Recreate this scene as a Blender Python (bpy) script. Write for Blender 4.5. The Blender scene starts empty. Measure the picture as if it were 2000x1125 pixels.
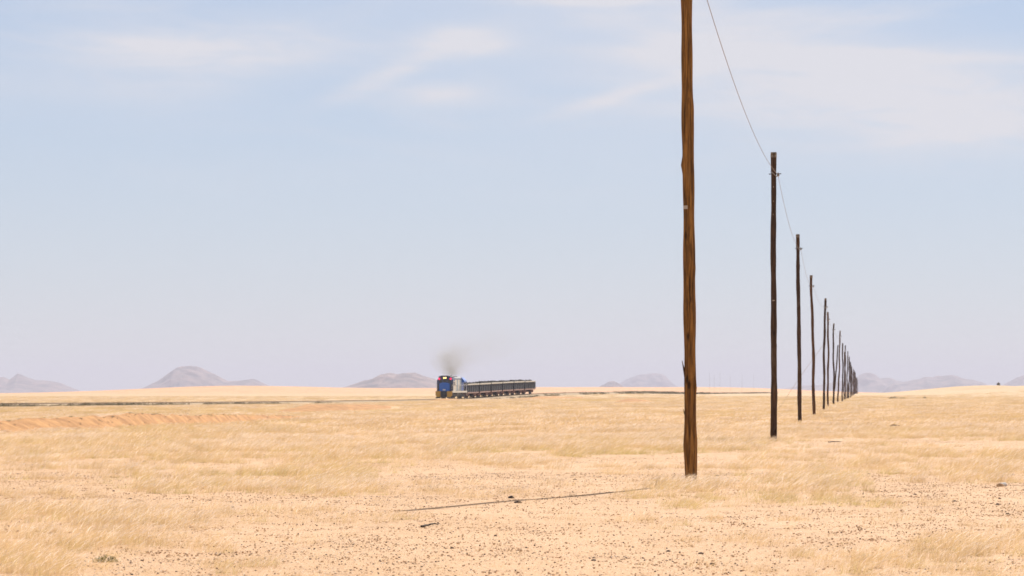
import bpy, bmesh, math, random
import numpy as np
from mathutils import Vector, Matrix

R = math.radians
random.seed(7)
rng = np.random.default_rng(11)
scene = bpy.context.scene
COL = scene.collection

# ------------------------------------------------------------------ camera
F = 8000.0            # focal length in photo pixels (2000 px wide frame)
YH = 768.0            # eye level line
HC = 1.15             # eye height
cam = bpy.data.cameras.new('camera')
cam.sensor_width = 36.0
cam.lens = 36.0 * F / 2000.0
cam.clip_start = 0.5
cam.clip_end = 60000
cam.dof.use_dof = True
cam.dof.focus_distance = 52.0
cam.dof.aperture_fstop = 13.0
camo = bpy.data.objects.new('camera', cam)
COL.objects.link(camo)
camo.location = (0, 0, HC)
camo.rotation_euler = (R(90) + math.atan((YH - 562.5) / F), 0, 0)
scene.camera = camo

# ------------------------------------------------------------------ light
SUN_EL, SUN_AZ = 31.0, 16.0
EXPOSURE = 0.78
SKY_STRENGTH = 0.05
SUN_STRENGTH = 5.0
s = Vector((math.sin(R(SUN_AZ)) * math.cos(R(SUN_EL)), math.cos(R(SUN_AZ)) * math.cos(R(SUN_EL)), math.sin(R(SUN_EL))))
sl = bpy.data.lights.new('sun', 'SUN')
sl.energy = SUN_STRENGTH
sl.angle = R(0.53)
sl.color = (1.0, 0.955, 0.88)
so = bpy.data.objects.new('sun', sl)
so.rotation_euler = s.to_track_quat('Z', 'Y').to_euler()
so.location = (30, 40, 60)
COL.objects.link(so)

scene.view_settings.view_transform = 'Standard'
scene.view_settings.look = 'None'
scene.view_settings.exposure = EXPOSURE
scene.view_settings.gamma = 1.0
scene.view_settings.use_curve_mapping = False
scene.cycles.use_denoising = True
scene.cycles.max_bounces = 6
scene.cycles.volume_bounces = 0
scene.cycles.transparent_max_bounces = 8
scene.cycles.sample_clamp_indirect = 6.0
scene.cycles.pixel_filter_type = 'BLACKMAN_HARRIS'
scene.cycles.filter_width = 1.6


class N:
    """tiny node-graph helper"""
    def __init__(self, tree):
        self.t = tree

    def node(self, kind, **kw):
        n = self.t.nodes.new(kind)
        for k, v in kw.items():
            setattr(n, k, v)
        return n

    def put(self, sock, v):
        if isinstance(v, bpy.types.NodeSocket):
            self.t.links.new(v, sock)
        elif v is not None:
            if sock.type == 'RGBA' and isinstance(v, (tuple, list)) and len(v) == 3:
                v = (*v, 1.0)
            sock.default_value = v

    def math(self, op, a, b=None, c=None, clamp=False):
        n = self.node('ShaderNodeMath', operation=op, use_clamp=clamp)
        self.put(n.inputs[0], a)
        self.put(n.inputs[1], b)
        self.put(n.inputs[2], c)
        return n.outputs[0]

    def mix(self, f, a, b, blend='MIX'):
        n = self.node('ShaderNodeMix', data_type='RGBA', blend_type=blend)
        self.put(n.inputs[0], f)
        self.put(n.inputs[6], a)
        self.put(n.inputs[7], b)
        return n.outputs[2]

    def noise(self, vec, scale, detail=3.0, rough=0.55, dist=0.0):
        n = self.node('ShaderNodeTexNoise')
        self.put(n.inputs['Vector'], vec)
        n.inputs['Scale'].default_value = scale
        n.inputs['Detail'].default_value = detail
        n.inputs['Roughness'].default_value = rough
        n.inputs['Distortion'].default_value = dist
        return n.outputs['Fac']

    def vor(self, vec, scale, feature='F1'):
        n = self.node('ShaderNodeTexVoronoi', feature=feature)
        self.put(n.inputs['Vector'], vec)
        n.inputs['Scale'].default_value = scale
        return n

    def ramp(self, f, lo, hi, a=0.0, b=1.0, smooth=True):
        n = self.node('ShaderNodeMapRange', interpolation_type='SMOOTHSTEP' if smooth else 'LINEAR')
        self.put(n.inputs['Value'], f)
        n.inputs['From Min'].default_value = lo
        n.inputs['From Max'].default_value = hi
        n.inputs['To Min'].default_value = a
        n.inputs['To Max'].default_value = b
        return n.outputs['Result']

    def attr(self, name):
        n = self.node('ShaderNodeAttribute', attribute_name=name)
        return n

    def map(self, vec, scale=(1, 1, 1), rot=(0, 0, 0), loc=(0, 0, 0)):
        n = self.node('ShaderNodeMapping')
        self.put(n.inputs['Vector'], vec)
        n.inputs['Location'].default_value = loc
        n.inputs['Rotation'].default_value = rot
        n.inputs['Scale'].default_value = scale
        return n.outputs['Vector']

    def bump(self, h, strength, dist):
        n = self.node('ShaderNodeBump')
        n.inputs['Strength'].default_value = strength
        n.inputs['Distance'].default_value = dist
        self.put(n.inputs['Height'], h)
        return n.outputs['Normal']


# ------------------------------------------------------------------ world: sky with thin high cloud
world = bpy.data.worlds.new('World')
scene.world = world
world.use_nodes = True
world.cycles.sampling_method = 'NONE'   # smooth sky: plain hemisphere sampling is cleaner than light sampling
wt = world.node_tree
wt.nodes.clear()
n = N(wt)
sky = n.node('ShaderNodeTexSky', sky_type='NISHITA')
sky.sun_disc = False
sky.sun_elevation = R(SUN_EL)
sky.sun_rotation = R(SUN_AZ)
sky.altitude = 1000
sky.air_density = 1.0
sky.dust_density = 0.0
sky.ozone_density = 5.0
tc = n.node('ShaderNodeTexCoord')
sep = n.node('ShaderNodeSeparateXYZ')
wt.links.new(tc.outputs['Generated'], sep.inputs[0])
az = n.math('ARCTAN2', sep.outputs[0], sep.outputs[1])
el = n.math('ARCSINE', sep.outputs[2])


def blob(px, py, wx, wy, slope, amp):
    """soft cloud bank round one sky direction (angles from the photo)"""
    a0, e0 = (px - 1000) / F, (YH - py) / F
    da = n.math('SUBTRACT', az, a0)
    de = n.math('SUBTRACT', el, e0)
    de = n.math('MULTIPLY_ADD', da, -slope, de)
    u = n.math('POWER', n.math('ABSOLUTE', n.math('DIVIDE', da, wx / F)), 2.0)
    v = n.math('POWER', n.math('ABSOLUTE', n.math('DIVIDE', de, wy / F)), 2.0)
    g = n.math('EXPONENT', n.math('MULTIPLY', n.math('ADD', u, v), -1.0))
    return n.math('MULTIPLY', g, amp)


comb = n.node('ShaderNodeCombineXYZ')
wt.links.new(az, comb.inputs[0])
wt.links.new(el, comb.inputs[1])
vec = n.map(comb.outputs[0], scale=(14, 62, 1), rot=(0, 0, R(4)), loc=(3.1, 1.7, 0))
wisps = n.noise(vec, 1.0, 6.0, 0.55, 0.9)
fine = n.noise(n.map(comb.outputs[0], scale=(40, 230, 1), rot=(0, 0, R(-7)), loc=(1.3, 9.2, 0)), 1.0, 4.0, 0.55, 1.2)
veil = n.ramp(n.noise(vec, 0.45, 3.0, 0.5, 0.3), 0.42, 0.72)
base_cloud = n.ramp(wisps, 0.47, 0.78)
banks = None
for b in [(900, 78, 90, 26, 0.0, 0.95), (760, 145, 120, 22, 0.42, 0.55), (830, 185, 110, 22, 0.05, 0.55),
          (430, 92, 270, 46, -0.02, 0.75), (330, 150, 190, 70, 0.0, 0.5), (250, 15, 160, 26, 0.0, 0.4),
          (1330, 105, 130, 40, 0.1, 0.65), (1200, 190, 130, 15, 0.28, 0.6), (1650, 110, 420, 14, -0.02, 0.65),
          (1600, 180, 330, 90, 0.0, 0.7), (1900, 230, 250, 90, 0.0, 0.7), (1180, 4, 200, 10, 0.0, 0.6), (1450, 30, 300, 20, 0, 0.3)]:
    o = blob(*b)
    banks = o if banks is None else n.math('ADD', banks, o)
mod = n.math('MULTIPLY_ADD', n.math('ADD', wisps, fine), 1.35, -0.42)
mod = n.math('MAXIMUM', mod, 0.3)
banks = n.math('MULTIPLY', banks, mod)
low = n.ramp(el, 0.03, 0.085)
cov = n.math('MULTIPLY', n.math('ADD', n.math('MULTIPLY', base_cloud, 0.4), n.math('MULTIPLY', veil, 0.3)), low)
cov = n.math('ADD', cov, n.math('MULTIPLY', banks, 0.98))
cov = n.math('MINIMUM', cov, 0.85)
# cirrus lets the sky through and adds its own sunlit white
SKYGAIN = 1.0
cloudcol = n.mix(1.0, (9.1, 8.9, 9.3), (SKYGAIN,) * 3, 'MULTIPLY')
clear = n.mix(1.0, sky.outputs[0], (1.03, 0.90, 0.925), 'MULTIPLY')
skycol = n.mix(cov, n.mix(0.5, clear, (6.95, 7.65, 9.15)), cloudcol)
bg = n.node('ShaderNodeBackground')
wt.links.new(skycol, bg.inputs[0])
bg.inputs[1].default_value = SKY_STRENGTH
out = n.node('ShaderNodeOutputWorld')
wt.links.new(bg.outputs[0], out.inputs[0])


# ------------------------------------------------------------------ helpers
def px2x(px, Y):
    return (px - 1000.0) / F * Y


def py2z(py, Y):
    return HC + (YH - py) / F * Y


def tag(o, label=None, cat=None, group=None, kind=None):
    if label: o['label'] = label
    if cat: o['category'] = cat
    if group: o['group'] = group
    if kind: o['kind'] = kind
    return o


def empty(name, loc, rz=0.0):
    o = bpy.data.objects.new(name, None)
    o.location = loc
    o.rotation_euler = (0, 0, rz)
    o.empty_display_size = 0.2
    COL.objects.link(o)
    return o


def link_mesh(name, me, mat=None, parent=None):
    o = bpy.data.objects.new(name, me)
    if mat is not None and not me.materials:
        me.materials.append(mat)
    COL.objects.link(o)
    if parent is not None:
        o.parent = parent
    return o


def np_mesh(name, verts, faces, smooth=False):
    me = bpy.data.meshes.new(name)
    me.from_pydata(np.asarray(verts, dtype=float).tolist(), [], np.asarray(faces).tolist() if isinstance(faces, np.ndarray) else faces)
    if smooth:
        me.polygons.foreach_set('use_smooth', [True] * len(me.polygons))
    me.update()
    return me


class MB:
    """collects boxes / tubes / prisms into one mesh"""
    def __init__(self):
        self.v, self.f = [], []

    def add(self, verts, faces):
        k = len(self.v)
        self.v += [tuple(p) for p in verts]
        self.f += [tuple(i + k for i in f) for f in faces]
        return self

    def box(self, x0, x1, y0, y1, z0, z1):
        return self.add([(x0, y0, z0), (x1, y0, z0), (x1, y1, z0), (x0, y1, z0), (x0, y0, z1), (x1, y0, z1), (x1, y1, z1), (x0, y1, z1)],
                        [(0, 3, 2, 1), (4, 5, 6, 7), (0, 1, 5, 4), (1, 2, 6, 5), (2, 3, 7, 6), (3, 0, 4, 7)])

    def prism(self, pts, y0, y1):
        """outline in x,z extruded along y"""
        m = len(pts)
        v = [(x, y0, z) for x, z in pts] + [(x, y1, z) for x, z in pts]
        f = [tuple(range(m)), tuple(range(2 * m - 1, m - 1, -1))]
        f += [(i, i + m, (i + 1) % m + m, (i + 1) % m) for i in range(m)]
        return self.add(v, f)

    def tube(self, pts, r, k=6, caps=True):
        pts = [Vector(p) for p in pts]
        rs = r if isinstance(r, (list, tuple)) else [r] * len(pts)
        v, f = [], []
        up = Vector((0.13, 0.31, 0.94))
        for i, p in enumerate(pts):
            d = (pts[min(i + 1, len(pts) - 1)] - pts[max(i - 1, 0)]).normalized()
            a = d.cross(up)
            if a.length < 1e-3:
                a = d.cross(Vector((1, 0, 0)))
            a.normalize()
            b = d.cross(a)
            for j in range(k):
                t = 2 * math.pi * j / k
                v.append(p + a * (rs[i] * math.cos(t)) + b * (rs[i] * math.sin(t)))
        for i in range(len(pts) - 1):
            for j in range(k):
                f.append((i * k + j, i * k + (j + 1) % k, (i + 1) * k + (j + 1) % k, (i + 1) * k + j))
        if caps:
            f.append(tuple(range(k - 1, -1, -1)))
            f.append(tuple(range((len(pts) - 1) * k, len(pts) * k)))
        return self.add(v, f)

    def disc(self, c, r, w, axis='x', k=16):
        c = Vector(c)
        d = Vector((w / 2, 0, 0)) if axis == 'x' else (Vector((0, w / 2, 0)) if axis == 'y' else Vector((0, 0, w / 2)))
        return self.tube([c - d, c + d], r, k)

    def mesh(self, name, bevel=0.0, smooth=False):
        me = bpy.data.meshes.new(name)
        me.from_pydata(self.v, [], self.f)
        if bevel > 0:
            bm = bmesh.new()
            bm.from_mesh(me)
            bmesh.ops.bevel(bm, geom=list(bm.edges), offset=bevel, segments=2, affect='EDGES', clamp_overlap=True)
            bm.to_mesh(me)
            bm.free()
        if smooth:
            me.polygons.foreach_set('use_smooth', [True] * len(me.polygons))
        me.update()
        return me

    def build(self, name, mat, parent=None, bevel=0.0, smooth=False):
        return link_mesh(name, self.mesh(name, bevel, smooth), mat, parent)


# value noise in numpy
def _hash(ix, iy, seed):
    h = (ix.astype(np.int64) * 374761393 + iy.astype(np.int64) * 668265263 + seed * 1274126177) & 0xffffffff
    h = ((h ^ (h >> 13)) * 1274126177) & 0xffffffff
    return ((h ^ (h >> 16)) & 0xffff) / 65535.0


def vnoise(x, y, seed=0):
    x = np.asarray(x, float)
    y = np.asarray(y, float)
    ix, iy = np.floor(x), np.floor(y)
    fx, fy = x - ix, y - iy
    fx, fy = fx * fx * (3 - 2 * fx), fy * fy * (3 - 2 * fy)
    a, b = _hash(ix, iy, seed), _hash(ix + 1, iy, seed)
    c, d = _hash(ix, iy + 1, seed), _hash(ix + 1, iy + 1, seed)
    return (a * (1 - fx) + b * fx) * (1 - fy) + (c * (1 - fx) + d * fx) * fy


def fbm(x, y, seed=0, oct=4):
    t, amp, tot = 0.0, 1.0, 0.0
    for k in range(oct):
        t = t + amp * vnoise(x * 2 ** k + 17.3 * k, y * 2 ** k - 9.1 * k, seed + k)
        tot += amp
        amp *= 0.5
    return t / tot


def sstep(a, b, x):
    t = np.clip((np.asarray(x, float) - a) / (b - a), 0, 1)
    return t * t * (3 - 2 * t)


# ------------------------------------------------------------------ materials
def material(name):
    m = bpy.data.materials.new(name)
    m.use_nodes = True
    t = m.node_tree
    t.nodes.clear()
    k = N(t)
    o = k.node('ShaderNodeOutputMaterial')
    b = k.node('ShaderNodeBsdfPrincipled')
    t.links.new(b.outputs[0], o.inputs[0])
    return m, k, b, o


def paint(name, col, rough=0.5, metal=0.0, dirt=0.25, dirtcol=(0.36, 0.25, 0.15), scale=1.5, emit=None):
    m, k, b, o = material(name)
    tcn = k.node('ShaderNodeTexCoord')
    f = k.ramp(k.noise(tcn.outputs['Object'], scale, 5, 0.6), 0.42, 0.75, 0.0, dirt)
    g = k.noise(tcn.outputs['Object'], scale * 7, 3, 0.6)
    c = k.mix(f, col, dirtcol)
    c = k.mix(k.math('MULTIPLY', g, 0.18), c, tuple(x * 0.5 for x in col))
    k.put(b.inputs['Base Color'], c)
    k.put(b.inputs['Roughness'], k.math('MULTIPLY_ADD', f, 0.4, rough))
    b.inputs['Metallic'].default_value = metal
    if rough > 0.85:
        b.inputs['Specular IOR Level'].default_value = 0.05
    if emit:
        b.inputs['Emission Color'].default_value = (*emit[0], 1)
        b.inputs['Emission Strength'].default_value = emit[1]
    return m


M = {}
M['blue'] = paint('bright_blue_paint', (0.008, 0.13, 0.55), 0.35, dirt=0.04)
M['navy'] = paint('dark_blue_paint', (0.015, 0.035, 0.12), 0.4, dirt=0.1)
M['cream'] = paint('cream_paint', (0.82, 0.75, 0.62), 0.5, dirt=0.22, scale=0.9)
M['paleblue'] = paint('pale_blue_paint', (0.36, 0.46, 0.52), 0.5, dirt=0.3)
M['yellow'] = paint('warning_yellow_paint', (0.66, 0.34, 0.015), 0.5, dirt=0.25)
M['black'] = paint('black_steel', (0.025, 0.023, 0.022), 0.6, dirt=0.35)
M['roof'] = paint('sooty_roof', (0.03, 0.032, 0.04), 0.7, dirt=0.2)
M['glass'] = paint('cab_glass', (0.02, 0.025, 0.03), 0.08, dirt=0.1)
M['white'] = paint('white_handrail_paint', (0.78, 0.76, 0.72), 0.5, dirt=0.2)
M['rust'] = paint('rusty_underframe', (0.16, 0.06, 0.035), 0.75, dirt=0.55, dirtcol=(0.42, 0.25, 0.17))
M['dustpink'] = paint('dusty_pink_steel', (0.55, 0.33, 0.25), 0.8, dirt=0.4)
M['slate'] = paint('slate_wagon_side', (0.012, 0.014, 0.02), 0.75, dirt=0.08, dirtcol=(0.13, 0.11, 0.08), scale=0.7)
M['rim'] = paint('pale_top_rail', (0.72, 0.66, 0.52), 0.7, dirt=0.35)
M['ore'] = paint('dark_ore', (0.06, 0.05, 0.04), 0.9, dirt=0.3, dirtcol=(0.38, 0.31, 0.22), scale=3)
M['lamp'] = paint('lit_headlamp', (0.9, 0.7, 0.3), 0.3, dirt=0.0, emit=((1.0, 0.62, 0.2), 1.6))
M['red'] = paint('lit_red_marker', (0.7, 0.02, 0.06), 0.3, dirt=0.0, emit=((1.0, 0.02, 0.12), 0.75))
M['galv'] = paint('galvanised_wire', (0.42, 0.39, 0.34), 0.45, 0.6, dirt=0.1)
M['wire'] = paint('weathered_wire', (0.22, 0.16, 0.12), 0.5, 0.5, dirt=0.1)
M['porc'] = paint('dull_insulator', (0.2, 0.16, 0.13), 0.3, dirt=0.2)
M['tagm'] = paint('tin_tag', (0.5, 0.42, 0.33), 0.55, 0.3, dirt=0.4)
M['ballast'] = paint('dark_ballast', (0.4, 0.29, 0.18), 0.95, dirt=0.6, dirtcol=(0.5, 0.35, 0.2), scale=0.8)
M['steel'] = paint('rail_steel', (0.3, 0.2, 0.13), 0.9, 0.0, dirt=0.5)
M['twig'] = paint('dry_twig', (0.07, 0.05, 0.035), 0.9, dirt=0.2, scale=8)
M['hillrock'] = None


def wood(name, dark, light, seed, grey=(0.2, 0.155, 0.11)):
    m, k, b, o = material(name)
    tcn = k.node('ShaderNodeTexCoord')
    O = tcn.outputs['Object']
    grain = k.noise(k.map(O, scale=(45, 45, 1.3), loc=(seed, seed * 2.1, 0)), 1.0, 6, 0.7, 0.3)
    fine = k.noise(k.map(O, scale=(170, 170, 5.0), loc=(seed, 0, 0)), 1.0, 4, 0.65, 0.2)
    blotch = k.noise(k.map(O, scale=(11, 11, 2.2), loc=(0, seed, 0)), 1.0, 5, 0.65)
    crack = k.ramp(k.noise(k.map(O, scale=(85, 85, 1.1), loc=(seed, 5, 0)), 1.0, 4, 0.6, 0.3), 0.60, 0.66)
    kv = k.vor(k.map(O, scale=(7, 7, 2.3), loc=(seed, 2, 1)), 1.0)
    knot = k.ramp(kv.outputs['Distance'], 0.2, 0.06)
    c = k.mix(k.ramp(grain, 0.3, 0.7), dark, light)
    c = k.mix(k.math('MULTIPLY', k.ramp(blotch, 0.48, 0.72), 0.7), c, dark)
    c = k.mix(k.math('MULTIPLY', k.ramp(blotch, 0.44, 0.28), 0.35), c, grey)
    c = k.mix(k.math('MULTIPLY', k.ramp(fine, 0.52, 0.75), 0.6), c, tuple(x * 0.4 for x in dark))
    c = k.mix(k.math('MULTIPLY', knot, 0.85), c, tuple(x * 0.35 for x in dark))
    c = k.mix(k.math('MULTIPLY', crack, 0.85), c, (0.012, 0.008, 0.005))
    k.put(b.inputs['Base Color'], c)
    b.inputs['Roughness'].default_value = 0.9
    b.inputs['Specular IOR Level'].default_value = 0.2
    h = k.math('SUBTRACT', k.math('MULTIPLY_ADD', fine, 0.5, grain), k.math('MULTIPLY', crack, 1.2))
    k.put(b.inputs['Normal'], k.bump(h, 0.9, 0.01))
    return m


M['wood_brown'] = wood('brown_pole_wood', (0.055, 0.025, 0.009), (0.43, 0.205, 0.05), 0.0, (0.3, 0.18, 0.085))
M['wood_dark'] = wood('tarred_pole_wood', (0.036, 0.022, 0.014), (0.125, 0.068, 0.034), 3.3)
M['wood_mid'] = wood('weathered_pole_wood', (0.06, 0.033, 0.017), (0.19, 0.09, 0.035), 7.7)
M['wood_end'] = wood('bleached_pole_top', (0.12, 0.09, 0.06), (0.36, 0.29, 0.2), 9.1)


def ground_material():
    m, k, b, o = material('desert_ground')
    g = k.node('ShaderNodeNewGeometry')
    P = g.outputs['Position']
    soil = k.attr('soil').outputs['Fac']
    cover = k.attr('cover').outputs['Fac']
    pinkf = k.attr('pink').outputs['Fac']
    big = k.noise(k.map(P, scale=(0.35, 0.12, 1)), 1.0, 5, 0.6)
    mid = k.noise(P, 2.2, 5, 0.65)
    grit = k.noise(P, 38.0, 3, 0.7)
    v1 = k.vor(P, 34.0)
    c = k.mix(k.ramp(big, 0.3, 0.7), (0.52, 0.299, 0.145), (0.585, 0.35, 0.184))
    c = k.mix(k.math('MULTIPLY', k.ramp(mid, 0.45, 0.75), 0.45), c, (0.49, 0.285, 0.14))
    c = k.mix(k.math('MULTIPLY', k.ramp(grit, 0.55, 0.8), 0.6), c, (0.68, 0.49, 0.31))
    c = k.mix(k.math('MULTIPLY', k.ramp(grit, 0.42, 0.25), 0.55), c, (0.36, 0.22, 0.12))
    # single dark and pale grains
    rnd = k.node('ShaderNodeSeparateColor')
    k.t.links.new(v1.outputs['Color'], rnd.inputs[0])
    isdark = k.math('MULTIPLY', k.ramp(rnd.outputs[0], 0.86, 0.9), k.ramp(v1.outputs['Distance'], 0.42, 0.3))
    ispale = k.math('MULTIPLY', k.ramp(rnd.outputs[1], 0.84, 0.88), k.ramp(v1.outputs['Distance'], 0.42, 0.3))
    c = k.mix(k.math('MULTIPLY', isdark, 0.8), c, (0.17, 0.11, 0.075))
    c = k.mix(k.math('MULTIPLY', ispale, 0.7), c, (0.8, 0.7, 0.56))
    # straw cover of the far plain
    st = k.noise(k.map(P, scale=(0.09, 0.012, 1)), 1.0, 6, 0.65)
    st2 = k.noise(k.map(P, scale=(0.9, 0.16, 1)), 1.0, 4, 0.7)
    straw = k.mix(k.ramp(st, 0.3, 0.7), (0.48, 0.302, 0.147), (0.55, 0.358, 0.186))
    straw = k.mix(k.math('MULTIPLY', k.ramp(st2, 0.45, 0.75), 0.5), straw, (0.5, 0.36, 0.16))
    c = k.mix(cover, c, straw)
    c = k.mix(pinkf, c, k.mix(k.ramp(st, 0.3, 0.7), (0.56, 0.28, 0.12), (0.63, 0.335, 0.15)))
    # bare orange soil of the little banks
    sn = k.noise(P, 1.3, 6, 0.7)
    sc = k.mix(k.ramp(sn, 0.35, 0.7), (0.34, 0.148, 0.038), (0.56, 0.275, 0.088))
    edge = k.math('ADD', soil, k.math('MULTIPLY_ADD', k.noise(P, 0.9, 5, 0.7), 1.0, -0.5))
    c = k.mix(k.ramp(edge, 0.32, 0.6), c, sc)
    k.put(b.inputs['Base Color'], c)
    b.inputs['Roughness'].default_value = 0.95
    b.inputs['Specular IOR Level'].default_value = 0.15
    h = k.math('ADD', k.math('MULTIPLY', grit, 0.35), k.math('ADD', k.math('MULTIPLY', mid, 1.2), k.math('MULTIPLY', k.ramp(v1.outputs['Distance'], 0.5, 0.1), 0.35)))
    k.put(b.inputs['Normal'], k.bump(h, 0.6, 0.03))
    return m


M['ground'] = ground_material()


def hill_material():
    m, k, b, o = material('hill_rock')
    g = k.node('ShaderNodeNewGeometry')
    a = k.noise(g.outputs['Position'], 0.02, 7, 0.65)
    c = k.mix(k.ramp(a, 0.3, 0.7), (0.07, 0.046, 0.045), (0.34, 0.215, 0.18))
    k.put(b.inputs['Base Color'], c)
    b.inputs['Roughness'].default_value = 1.0
    k.put(b.inputs['Normal'], k.bump(a, 1.0, 6.0))
    return m


M['hill'] = hill_material()


def grass_material():
    m, k, b, o = material('dry_grass_blades')
    a = k.attr('gcol').outputs['Color']
    oi = k.node('ShaderNodeObjectInfo')
    v = k.math('MULTIPLY_ADD', oi.outputs['Random'], 0.3, 0.82)
    hs = k.node('ShaderNodeHueSaturation')
    k.put(hs.inputs['Color'], a)
    k.put(hs.inputs['Value'], v)
    col = hs.outputs[0]
    k.put(b.inputs['Base Color'], col)
    b.inputs['Roughness'].default_value = 0.7
    tr = k.node('ShaderNodeBsdfTranslucent')
    k.put(tr.inputs[0], col)
    mx = k.node('ShaderNodeMixShader')
    mx.inputs[0].default_value = 0.5
    k.t.links.new(b.outputs[0], mx.inputs[1])
    k.t.links.new(tr.outputs[0], mx.inputs[2])
    k.t.links.new(mx.outputs[0], o.inputs[0])
    return m


M['grass'] = grass_material()


def leaf_material(name, c1, c2):
    m, k, b, o = material(name)
    g = k.node('ShaderNodeNewGeometry')
    k.put(b.inputs['Base Color'], k.mix(g.outputs['Random Per Island'], c1, c2))
    b.inputs['Roughness'].default_value = 0.8
    return m


M['scrub'] = leaf_material('grey_green_scrub', (0.12, 0.11, 0.06), (0.36, 0.3, 0.16))
M['tuft'] = leaf_material('olive_tuft', (0.36, 0.32, 0.12), (0.52, 0.44, 0.22))


def stone_material(name, c1, c2):
    m, k, b, o = material(name)
    oi = k.node('ShaderNodeObjectInfo')
    t_ = k.node('ShaderNodeTexCoord')
    c = k.mix(oi.outputs['Random'], c1, c2)
    c = k.mix(k.math('MULTIPLY', k.ramp(k.noise(t_.outputs['Object'], 25, 4, 0.6), 0.5, 0.75), 0.4), c, (0.5, 0.36, 0.24))
    k.put(b.inputs['Base Color'], c)
    b.inputs['Roughness'].default_value = 0.95
    b.inputs['Specular IOR Level'].default_value = 0.15
    return m


M['stone_dark'] = stone_material('dark_stone', (0.05, 0.035, 0.028), (0.15, 0.085, 0.055))
M['stone_tan'] = stone_material('tan_stone', (0.52, 0.3, 0.15), (0.72, 0.46, 0.25))
M['stone_pale'] = stone_material('pale_quartz', (0.66, 0.54, 0.42), (0.82, 0.74, 0.62))

# ------------------------------------------------------------------ railway alignment
TP = [(-500, 330, 0.2), (0, 420, 0.14), (400, 520, 0.06), (700, 620, 0.07), (868, 690, 0.2), (905, 709, 0.28), (975, 748, 0.72),
      (1043, 788, 1.08), (1145, 850, 1.38), (1240, 1000, 1.45), (1330, 1200, 1.3), (1500, 1700, 1.6)]
TP = np.array([(px2x(a, b), b, c) for a, b, c in TP])


def catmull(pts, per=40):
    out = []
    p = np.vstack([2 * pts[0] - pts[1], pts, 2 * pts[-1] - pts[-2]])
    for i in range(1, len(p) - 2):
        for j in range(per):
            t = j / per
            a, b, c, d = p[i - 1], p[i], p[i + 1], p[i + 2]
            out.append(0.5 * (2 * b + (c - a) * t + (2 * a - 5 * b + 4 * c - d) * t * t + (3 * b - a - 3 * c + d) * t ** 3))
    out.append(pts[-1])
    return np.array(out)


TRACK = catmull(TP)
# light smoothing so the curve has an easy radius
for _ in range(60):
    TRACK[1:-1] = 0.25 * TRACK[:-2] + 0.5 * TRACK[1:-1] + 0.25 * TRACK[2:]
TS = np.concatenate([[0], np.cumsum(np.linalg.norm(np.diff(TRACK[:, :2], axis=0), axis=1))])


def track_at(sv):
    return np.array([np.interp(sv, TS, TRACK[:, i]) for i in range(3)])


def track_near(X, Y):
    """distance to the track and track level there (track is single-valued in Y)"""
    tx = np.interp(Y, TRACK[:, 1], TRACK[:, 0])
    tz = np.interp(Y, TRACK[:, 1], TRACK[:, 2])
    sl_ = np.interp(Y, TRACK[:, 1], np.gradient(TRACK[:, 0], TRACK[:, 1]))
    d = np.abs(X - tx) / np.sqrt(1 + sl_ ** 2)
    d = np.where(Y < TRACK[0, 1], np.hypot(X - TRACK[0, 0], Y - TRACK[0, 1]), d)
    d = np.where(Y > TRACK[-1, 1], 1e6, d)
    return d, tz


# ------------------------------------------------------------------ terrain
BANKS = [  # ridge of bare soil: (px, Y, height)
    [(-80, 118, .26), (0, 121, .28), (90, 125, .34), (200, 130, .38), (300, 137, .42), (380, 146, .36), (470, 158, .28), (560, 172, .16), (640, 190, .05)],
    [(330, 160, .10), (400, 165, .22), (480, 172, .18), (560, 180, .06)],
    [(545, 300, .1), (600, 305, .5), (690, 312, .48), (770, 325, .2)],
    [(1200, 430, .1), (1235, 432, .42), (1275, 436, .1)],
    [(980, 630, .15), (1045, 670, .7), (1090, 700, .8), (1140, 740, .3)],
    [(830, 560, .1), (865, 562, .4), (910, 568, .1)],
]


def bank_field(X, Y):
    hz = np.zeros_like(X)
    sm = np.zeros_like(X)
    for i, bk in enumerate(BANKS):
        p = np.array([(px2x(a, b), b, h) for a, b, h in bk])
        by = np.interp(X, p[:, 0], p[:, 1]) + (fbm(X * .2, X * 0 + i, 31 + i, 3) - .5) * (.03 * p[0, 1])
        bh = np.interp(X, p[:, 0], p[:, 2], left=0, right=0) * (.5 + .5 * fbm(X * .2, Y * .1, 41 + i, 3) + .55 * fbm(X * 1.3, Y * 1.0, 51 + i, 3))
        w = .016 * p[:, 1].mean()
        d = (Y - by) / w
        prof = np.where(d < 0, np.exp(-(d / 1.0) ** 2), np.exp(-(d / 4.5) ** 2))
        hz += bh * prof
        sm = np.maximum(sm, np.clip(bh * 6, 0, 1) * np.exp(-((d + .5) / 1.6) ** 2))
    return hz, sm


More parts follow.
